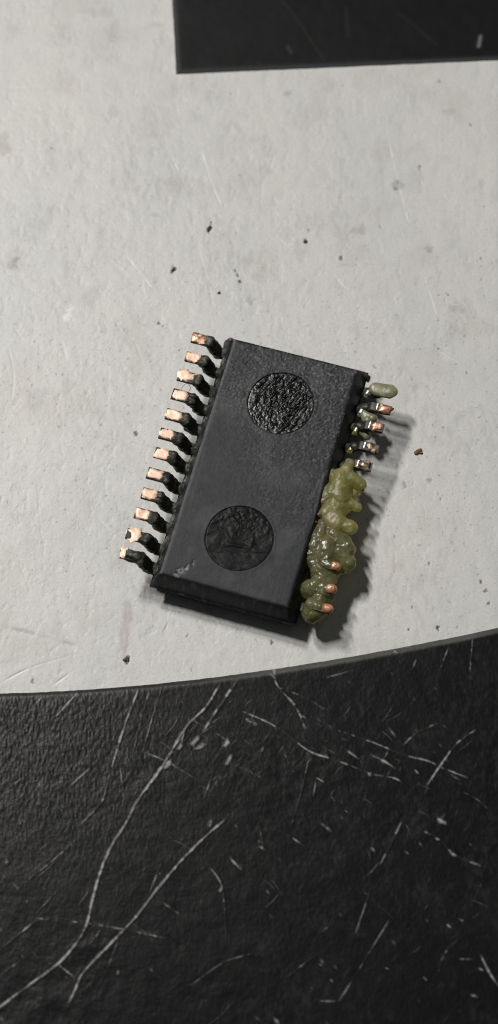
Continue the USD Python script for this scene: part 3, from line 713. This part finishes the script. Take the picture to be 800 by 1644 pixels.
def strip(path, w, t, seed, jitter=0.02, taper=1.0):
    """A bent metal strip: path points (u, z) swept over the width along v, edges chamfered."""
    p = curve(np.array(path, float), 5)
    d = np.gradient(p, axis=0); d /= np.linalg.norm(d, axis=1, keepdims=True); nn = np.stack([-d[:, 1], d[:, 0]], 1)
    c = 0.05
    sec = np.array([(-w / 2, -t / 2 + c), (-w / 2 + c, -t / 2), (w / 2 - c, -t / 2), (w / 2, -t / 2 + c), (w / 2, t / 2 - c), (w / 2 - c, t / 2), (-w / 2 + c, t / 2), (-w / 2, t / 2 - c)])
    n, m = len(p), len(sec)
    vv = np.zeros((n, m, 3))
    for k in range(m):
        vv[:, k, 0] = p[:, 0] + nn[:, 0] * sec[k, 1]; vv[:, k, 2] = p[:, 1] + nn[:, 1] * sec[k, 1]; vv[:, k, 1] = sec[k, 0]
    vv += jitter * 2 * (np.stack([fbm(vv, 4.0, 2, seed + q) for q in range(3)], -1) - .5)
    vv = vv.reshape(-1, 3); idx = np.arange(n * m).reshape(n, m); a, b = idx[:-1], idx[1:]; a2, b2 = np.roll(a, -1, 1), np.roll(b, -1, 1)
    ff = np.concatenate([np.stack([a.ravel(), b.ravel(), b2.ravel()], 1), np.stack([a.ravel(), b2.ravel(), a2.ravel()], 1), [[0, k, k + 1] for k in range(1, m - 1)], [[(n - 1) * m, (n - 1) * m + k + 1, (n - 1) * m + k] for k in range(1, m - 1)]])
    return vv, ff


def part_xf(vv, side, v0):
    o = vv.copy(); o[:, 0] *= side; o[:, 1] += v0
    return o


def flip(f, side):
    return f[:, ::-1] if side < 0 else f


def slab(u0, u1, v0, v1, z0, t, seed, n=9, rag=0.06, dome=0.0):
    """A thin plate with a ragged outline (a bare metal face), slightly domed."""
    a, b = np.meshgrid(np.linspace(-1, 1, n), np.linspace(-1, 1, n))
    r = np.maximum(np.abs(a), np.abs(b)); sq = 0.12
    s = np.where(r > 0, 1 - sq * (np.abs(a * b)) ** 2, 1)
    x = (u0 + u1) / 2 + a * s * (u1 - u0) / 2; y = (v0 + v1) / 2 + b * s * (v1 - v0) / 2
    p = np.stack([x, y, 0 * x], -1)
    e = r ** 2
    x = x + rag * e * 2 * (fbm(p, 5.0, 2, seed) - .5) * 2; y = y + rag * e * 2 * (fbm(p, 5.0, 2, seed + 1) - .5) * 2
    zt = z0 + t + 0.03 * (fbm(p, 3.0, 2, seed + 2) - .5) * 2 + dome * (1 - r ** 2)
    zt = np.where(r > .99, zt - .03, zt)
    vt = np.stack([x, y, zt], -1).reshape(-1, 3); f = grid_faces(n, n)
    rim = np.concatenate([np.arange(n), np.arange(1, n) * n + n - 1, (n - 1) * n + np.arange(n - 2, -1, -1), np.arange(n - 2, 0, -1) * n])
    lo = vt[rim].copy(); lo[:, 2] = z0 - .08; m = len(rim); i = np.arange(m); j = (i + 1) % m; b0 = n * n
    return np.vstack([vt, lo]), np.vstack([f, np.stack([rim[i], b0 + j, rim[j]], 1), np.stack([rim[i], b0 + i, b0 + j], 1)])


TIPL = [(320, 543), (309, 573), (299, 604), (289, 634), (279, 666), (268, 697), (260, 728), (249, 761), (239, 793), (229, 825), (216, 859), (203, 889)]
ZL = 3.06
left_label = {0: 'reddish bent pin at the far corner', 11: 'pin at the near corner with most of its copper under crust'}
for k, (px, py) in enumerate(TIPL):
    t = loc(px, py, ZL); uo = -t[0]; v0 = t[1]; vr = (5.5 - k) * 1.27 + (0.10 if k == 0 else 0)
    L = rng.uniform(.40, .50)
    vv, ff = strip([(3.95, HE), (4.35, HE), (4.62, HE + .18), (4.86, HE + .75), (5.08, ZL - .27), (5.35, ZL - .15), (uo + L, ZL - .12 + rng.uniform(-.03, .03))], 0.66 * rng.uniform(.94, 1.06), 0.24, k * 11)
    ld = obj('lead', part_xf(vv, -1, v0), flip(ff, -1), M_oxide, chip, smooth=40)
    if k in left_label:
        tag(ld, left_label[k])
    # bare copper sole of the pin
    cut = rng.uniform(-.03, .08)
    u0 = uo - .50 + cut + (.42 if k == 11 else 0.0)
    tone = M_redcopper if k == 0 else M_copper
    vv, ff = slab(u0, uo + L + .02, -.31, .31, ZL - .01, 0.035, k * 17 + 3, rag=.05 if k not in (2, 10, 11) else .13)
    obj('copper_face', part_xf(vv, -1, v0), flip(ff, -1), tone, ld, smooth=50)
    # charred crust round the bend
    r = lambda a, b: rng.uniform(a, b)
    cap = []
    for dv in (-.17, .15):
        cap += [((-(u0 + .02), v0 + dv, ZL - .14), (-5.05, v0 + dv, ZL - .26), .17, .22), ((-5.05, v0 + dv, ZL - .26), (-4.78, v0 + dv - .03, HE + .50), .24, r(.21, .26)),
                ((-4.78, v0 + dv - .03, HE + .50), (-4.60, v0 + dv * .7 - .03, HE + .02), .24, .22), ((-4.60, v0 + dv * .7 - .03, HE + .02), (-4.10, v0 + dv * .8, HE + .02), .22, r(.2, .3))]
    cap += [((-4.9 + r(-.1, .1), v0 - r(.2, .34), HE + .6), (-4.7, v0 - r(.15, .3), HE + .3), r(.09, .16), r(.08, .15)), ((-4.25, v0, HE + .1), (-4.0, v0 + r(-.25, .25), HE + .25), .22, r(.2, .3))]
    if k == 11:
        cap.append(((-(uo - .1), v0 - .03, ZL - .1), (-5.3, v0, ZL - .1), .2, .3))
    vv, ff = blob(cap, 0.05, .12, 0.085, 3.6, k * 5 + 200)
    obj('charred_crust', vv, ff, M_char, ld)
# grey residue in the gaps along the left side of the body
for k in range(11):
    v0 = (5.0 - k) * 1.27 + rng.uniform(-.06, .06) - 0.02
    cap = [((-4.02, v0 + .18, HE + .12), (-4.08, v0 - .12, HE + .28), rng.uniform(.16, .24), rng.uniform(.14, .24)), ((-3.95, v0, HE + .5), (-3.9, v0 - .1, HE + .8), .12, .1)]
    vv, ff = blob(cap, 0.055, .08, 0.07, 4.0, k + 400)
    obj('residue_lump', vv, ff, M_grey if k % 3 != 1 else M_char, chip)
# torn stubs of the lead frame at the far corners, a crust at the far left one
A0, B0 = loc(367, 551, 2.2), loc(362, 565, 2.0)
vv, ff = blob([(A0, B0, .26, .20), (loc(371, 546, 2.5), A0, .16, .24)], .055, .08, .05, 4.0, 420)
obj('corner_stub', vv, ff, M_grey, chip)
A0, B0 = loc(582, 603, 2.0), loc(592, 606, 1.8)
vv, ff = blob([(A0, B0, .20, .13), (B0, loc(591, 612, 1.7), .12, .08)], .05, .06, .04, 4.0, 421)
obj('corner_stub', vv, ff, M_char, chip)

# pins on the right, half buried in flux
ZR = 2.73
TIPR = {0: (620, 626), 1: (617, 656), 2: (605, 685), 3: (597, 718), 4: (586, 747), 5: (582, 779), 6: (572, 813), 7: (563, 845), 8: (560, 880), 9: (539, 909), 10: (532, 945), 11: (526, 977)}
for k, (px, py) in TIPR.items():
    zt = ZR - (0.25 if 5 <= k <= 8 else 0.0)
    t = loc(px, py, zt); uo = t[0]; v0 = t[1]
    L = .42 if k < 5 else .18
    vv, ff = strip([(3.95, HE), (4.35, HE), (4.62, HE + .15), (4.84, HE + .6), (5.02, zt - .24), (5.2, zt - .14), (uo + L, zt - .11)], 0.56, 0.22, k * 13 + 7)
    ld = obj('lead', part_xf(vv, 1, v0), ff, M_oxide, chip, smooth=40)
    if k == 0:
        tag(ld, 'pin at the far right corner wholly covered by an olive film')
        cap = [((5.0, v0, zt - .28), (uo + .36, v0, zt - .02), .36, .35), ((5.0, v0 + .12, zt - .2), (uo + .22, v0 + .12, zt - .04), .24, .27), ((5.0, v0 - .12, zt - .2), (uo + .22, v0 - .1, zt - .04), .22, .27)]
        vv, ff = blob(cap + [((uo + .25, v0 - .22, zt - .1), (uo + .25, v0 + .2, zt - .1), .22, .22), ((5.05, v0 - .26, zt - .25), (uo, v0 - .26, zt - .1), .16, .18)], .04, .10, .035, 2.2, 434); vv[:, 2] = np.where(vv[:, 2] > zt, zt + (vv[:, 2] - zt) * .35, vv[:, 2])
        obj('flux_film', vv, ff, M_film, ld)
        vv, ff = blob([((4.75, v0 - .25, HE + .5), (5.3, v0 - .28, HE + .55), .2, .14), ((4.5, v0 - .1, HE + .1), (4.9, v0 - .1, HE + .4), .2, .2)], .05, .08, .06, 4.0, 431)
        obj('charred_crust', vv, ff, M_char, ld)
    elif k < 5:
        vv, ff = slab(uo - .30, uo + L - .02, -.25, .25, zt - .02, .05, k * 19 + 41, rag=.10, dome=.05)
        obj('copper_face', part_xf(vv, 1, v0), ff, M_redcopper if k < 3 else M_dullcopper, ld, smooth=50)
        vv, ff = blob([((uo - .40, v0 - .16, zt - .06), (uo - .40, v0 + .18, zt - .04), .10, .11)], .035, .05, .03, 5.0, k + 440)
        obj('tinned_band', vv, ff, M_tin, ld)
        vv, ff = blob([((4.3, v0 - .05, HE + .05), (4.75, v0, HE + .5), .27, .27), ((4.75, v0, HE + .5), (uo - .45, v0 - .05, zt - .3), .26, .22), ((uo - .4, v0 - .1, zt - .3), (uo + .25, v0 - .12, zt - .27), .2, .14)], .055, .09, .09, 3.4, k + 450)
        obj('charred_crust', vv, ff, M_char, ld)
    elif k >= 9:
        c = np.array([uo + .02, v0, zt - .03])
        vv, ff = blob([(c + (-.10, 0, -.05), c + (.06, .02, -.04), .27, .26)], .045, .06, .035, 3.0, k + 470)
        obj('copper_face', vv, ff, M_orange, ld)
        if k < 11:
            vv, ff = blob([(c + (-.22, .12, .15), c + (-.02, .02, .22), .05, .06)], .03, .04, .02, 5.0, k + 480)
            obj('tinned_band', vv, ff, M_tin, ld)
# glints of tinned metal at the roots of the far right pins
for n, (px, py, y_) in enumerate([(590, 632, 0), (580, 662, 0), (571, 692, 1), (563, 722, 1)]):
    c = loc(px, py, 2.15)
    vv, ff = blob([(c + (-.10, -.16, -.1), c + (.03, .14, 0), .10, .13), (c + (-.02, 0, -.4), c, .12, .12)], .04, .05, .05, 5.0, n + 490)
    obj('solder_bead', vv, ff, M_brass if y_ else M_tin, chip)

# ------------------------------------------------------------------ flux residue, part of the chip
def pxcaps(rows):
    out = []
    for r in rows:
        (x, y, z, rad), e = r[:4], r[4:]
        a = loc(x, y, z)
        b = loc(e[0], e[1], e[2]) if e else a + (1e-3, 0, 0)
        out.append((a, b, rad / 27.5, (e[3] if len(e) > 3 else rad) / 27.5))
    return out


yellow = [  # x, y (photo px), z (mm), radius px, then the other end
    (530, 754, 2.5, 6, 545, 778, 2.4, 13), (562, 746, 2.6, 8, 552, 765, 2.5, 14), (548, 770, 2.4, 18, 545, 800, 2.4, 20), (540, 785, 2.5, 15, 524, 798, 2.5, 12), (565, 770, 2.5, 13, 580, 778, 2.5, 9), (548, 790, 2.4, 17, 550, 812, 2.4, 15),
    (553, 805, 2.4, 11, 572, 814, 2.45, 8.5), (538, 815, 2.4, 17, 524, 825, 2.4, 13), (540, 822, 2.4, 15, 541, 842, 2.4, 14), (550, 841, 2.4, 11, 564, 847, 2.45, 11), (530, 835, 2.4, 14, 538, 848, 2.3, 14), (521, 786, 2.5, 10, 519, 804, 2.5, 9), (571, 783, 2.1, 10, 560, 800, 2.0, 11)]
vv, ff = blob(pxcaps(yellow), .045, .09, .085, 3.6, 500)
tag(obj('flux_residue', vv, ff, M_gel, chip), 'yellowish olive flux gum bridging the middle right pins')
green = [
    (520, 846, 2.3, 13, 510, 868, 2.3, 15), (535, 856, 2.3, 14, 545, 872, 2.2, 15), (550, 868, 2.3, 13, 560, 882, 2.3, 11), (504, 878, 2.3, 14, 506, 900, 2.1, 14), (525, 878, 2.3, 18, 522, 900, 2.2, 17), (545, 888, 2.2, 16, 560, 904, 2.2, 12), (528, 908, 2.25, 13, 520, 915, 2.2, 13),
    (512, 918, 2.2, 13, 522, 930, 2.2, 13), (497, 946, 2.2, 15, 498, 947, 2.2, 15), (512, 938, 2.2, 14, 518, 952, 2.2, 14), (528, 928, 2.1, 12, 522, 945, 2.3, 12), (512, 962, 2.2, 13, 504, 976, 2.1, 15), (501, 984, 2.0, 16, 512, 980, 2.1, 14), (506, 905, 2.2, 11, 494, 890, 2.3, 9), (540, 912, 2.0, 13, 556, 910, 2.0, 10), (524, 962, 2.0, 10, 530, 958, 2.0, 9), (512, 976, 2.35, 11, 520, 977, 2.45, 9), (500, 970, 2.4, 10, 514, 975, 2.5, 9), (506, 938, 2.4, 10, 518, 942, 2.45, 9), (518, 942, 2.4, 10, 525, 943, 2.5, 8), (522, 907, 2.4, 11, 531, 908, 2.5, 9), (536, 925, 2.1, 8, 534, 932, 2.1, 8)]
vv, ff = blob(pxcaps(green), .045, .06, .085, 4.5, 501)
tag(obj('flux_residue', vv, ff, M_gel2, chip), 'darker greenish clear flux beads around the near right pins')
film = [(585, 665, 2.1, 7, 598, 672, 2.2, 8), (588, 672, 2.1, 8, 592, 682, 2.1, 7), (578, 690, 1.9, 6, 590, 700, 1.9, 7), (560, 742, 2.3, 6, 572, 745, 2.4, 6), (598, 655, 2.1, 6, 590, 664, 2.1, 6)]
vv, ff = blob(pxcaps(film), .05, .10, .05, 3.0, 502)
tag(obj('flux_residue', vv, ff, M_film, chip), 'thin olive flux web between the second and third right pins')
# tiny clear beads of flux
for n, (px, py, z, r) in enumerate([(513, 826, 2.75, 3.6), (519, 836, 2.7, 2.4), (507, 838, 2.7, 2.2), (531, 794, 2.85, 2.2), (541, 791, 2.8, 2.0), (560, 876, 2.65, 3.2), (505, 870, 2.7, 2.2), (498, 942, 2.5, 3.0), (500, 974, 2.3, 2.6), (508, 933, 2.45, 3.2)]):
    c = loc(px, py, z)
    vv, ff = blob([(c, c + (.02, .01, -.05), r / 27.5, r / 27.5)], .03, .03, .02, 6.0, 510 + n)
    obj('flux_bead', vv, ff, M_gel2, chip)

# ------------------------------------------------------------------ loose bits on the table
def crumb(name, px, py, size, mat_, label, cat, seed, stretch=(1, 1), flat=.6):
    c = np.array([*P(px, py), 0.03 + size * .25])
    r = size / 2
    cap = [(c + (-r * .6 * stretch[0], -r * .3 * stretch[1], 0), c + (r * .4, r * .5, 0), r * .62, r * .5), (c + (r * .5 * stretch[0], -r * .2, 0), c + (0, r * .2, 0), r * .45, r * .4)]
    vv, ff = blob(cap, size / 16, size * .08, size * .17, 2.2 / size, seed)
    vv[:, 2] = 0.005 + (vv[:, 2] - vv[:, 2].min()) * flat
    tag(obj(name, vv, ff, mat_), label, cat)


crumb('flux_crumb', 673, 726, .42, M_brown, 'golden brown flux crumb on the table right of the chip', 'crumb', 601, (1.3, .8))
crumb('dirt_crumb', 336, 366, .34, M_dirt, 'largest ragged dark dirt flake on the pale table beyond the chip', 'crumb', 602, (.35, 2.2), .4)
crumb('dirt_crumb', 491, 388, .22, M_dirt, 'small black dirt crumb, rightmost of those on the table beyond the chip', 'crumb', 603, (.9, 1.0), .5)
crumb('dirt_crumb', 278, 433, .26, M_dirt, 'slanted dark dirt sliver on the pale table, leftmost of those beyond the chip', 'crumb', 604, (.4, 1.8), .4)
crumb('dirt_crumb', 203, 1059, .30, M_browndirt, 'dark brown dirt crumb between the chip and the rubber mat', 'crumb', 605, (1.2, .8), .5)
crumb('dirt_crumb', 352, 470, .17, M_dirt, 'tiniest black dirt crumb on the table, the one closest to the farthest left pin', 'crumb', 606, (1, 1), .5)
# a hair-thin fibre caught between two left pins
pts = curve([loc(291, 625, 3.0), loc(296, 618, 2.6), loc(302, 616, 2.2), loc(306, 624, 1.9), loc(300, 632, 2.2)], 6)
world = np.stack([CR * pts[:, 0] - SR * pts[:, 1], SR * pts[:, 0] + CR * pts[:, 1], pts[:, 2]], 1)
tube = trimesh.util.concatenate([trimesh.creation.cylinder(radius=.014, segment=[world[k], world[k + 1]], sections=6) for k in range(len(world) - 1)])
tag(obj('fibre', tube.vertices, tube.faces, M_fibre), 'hair thin curled fibre caught between the third and fourth left pins', 'fibre')
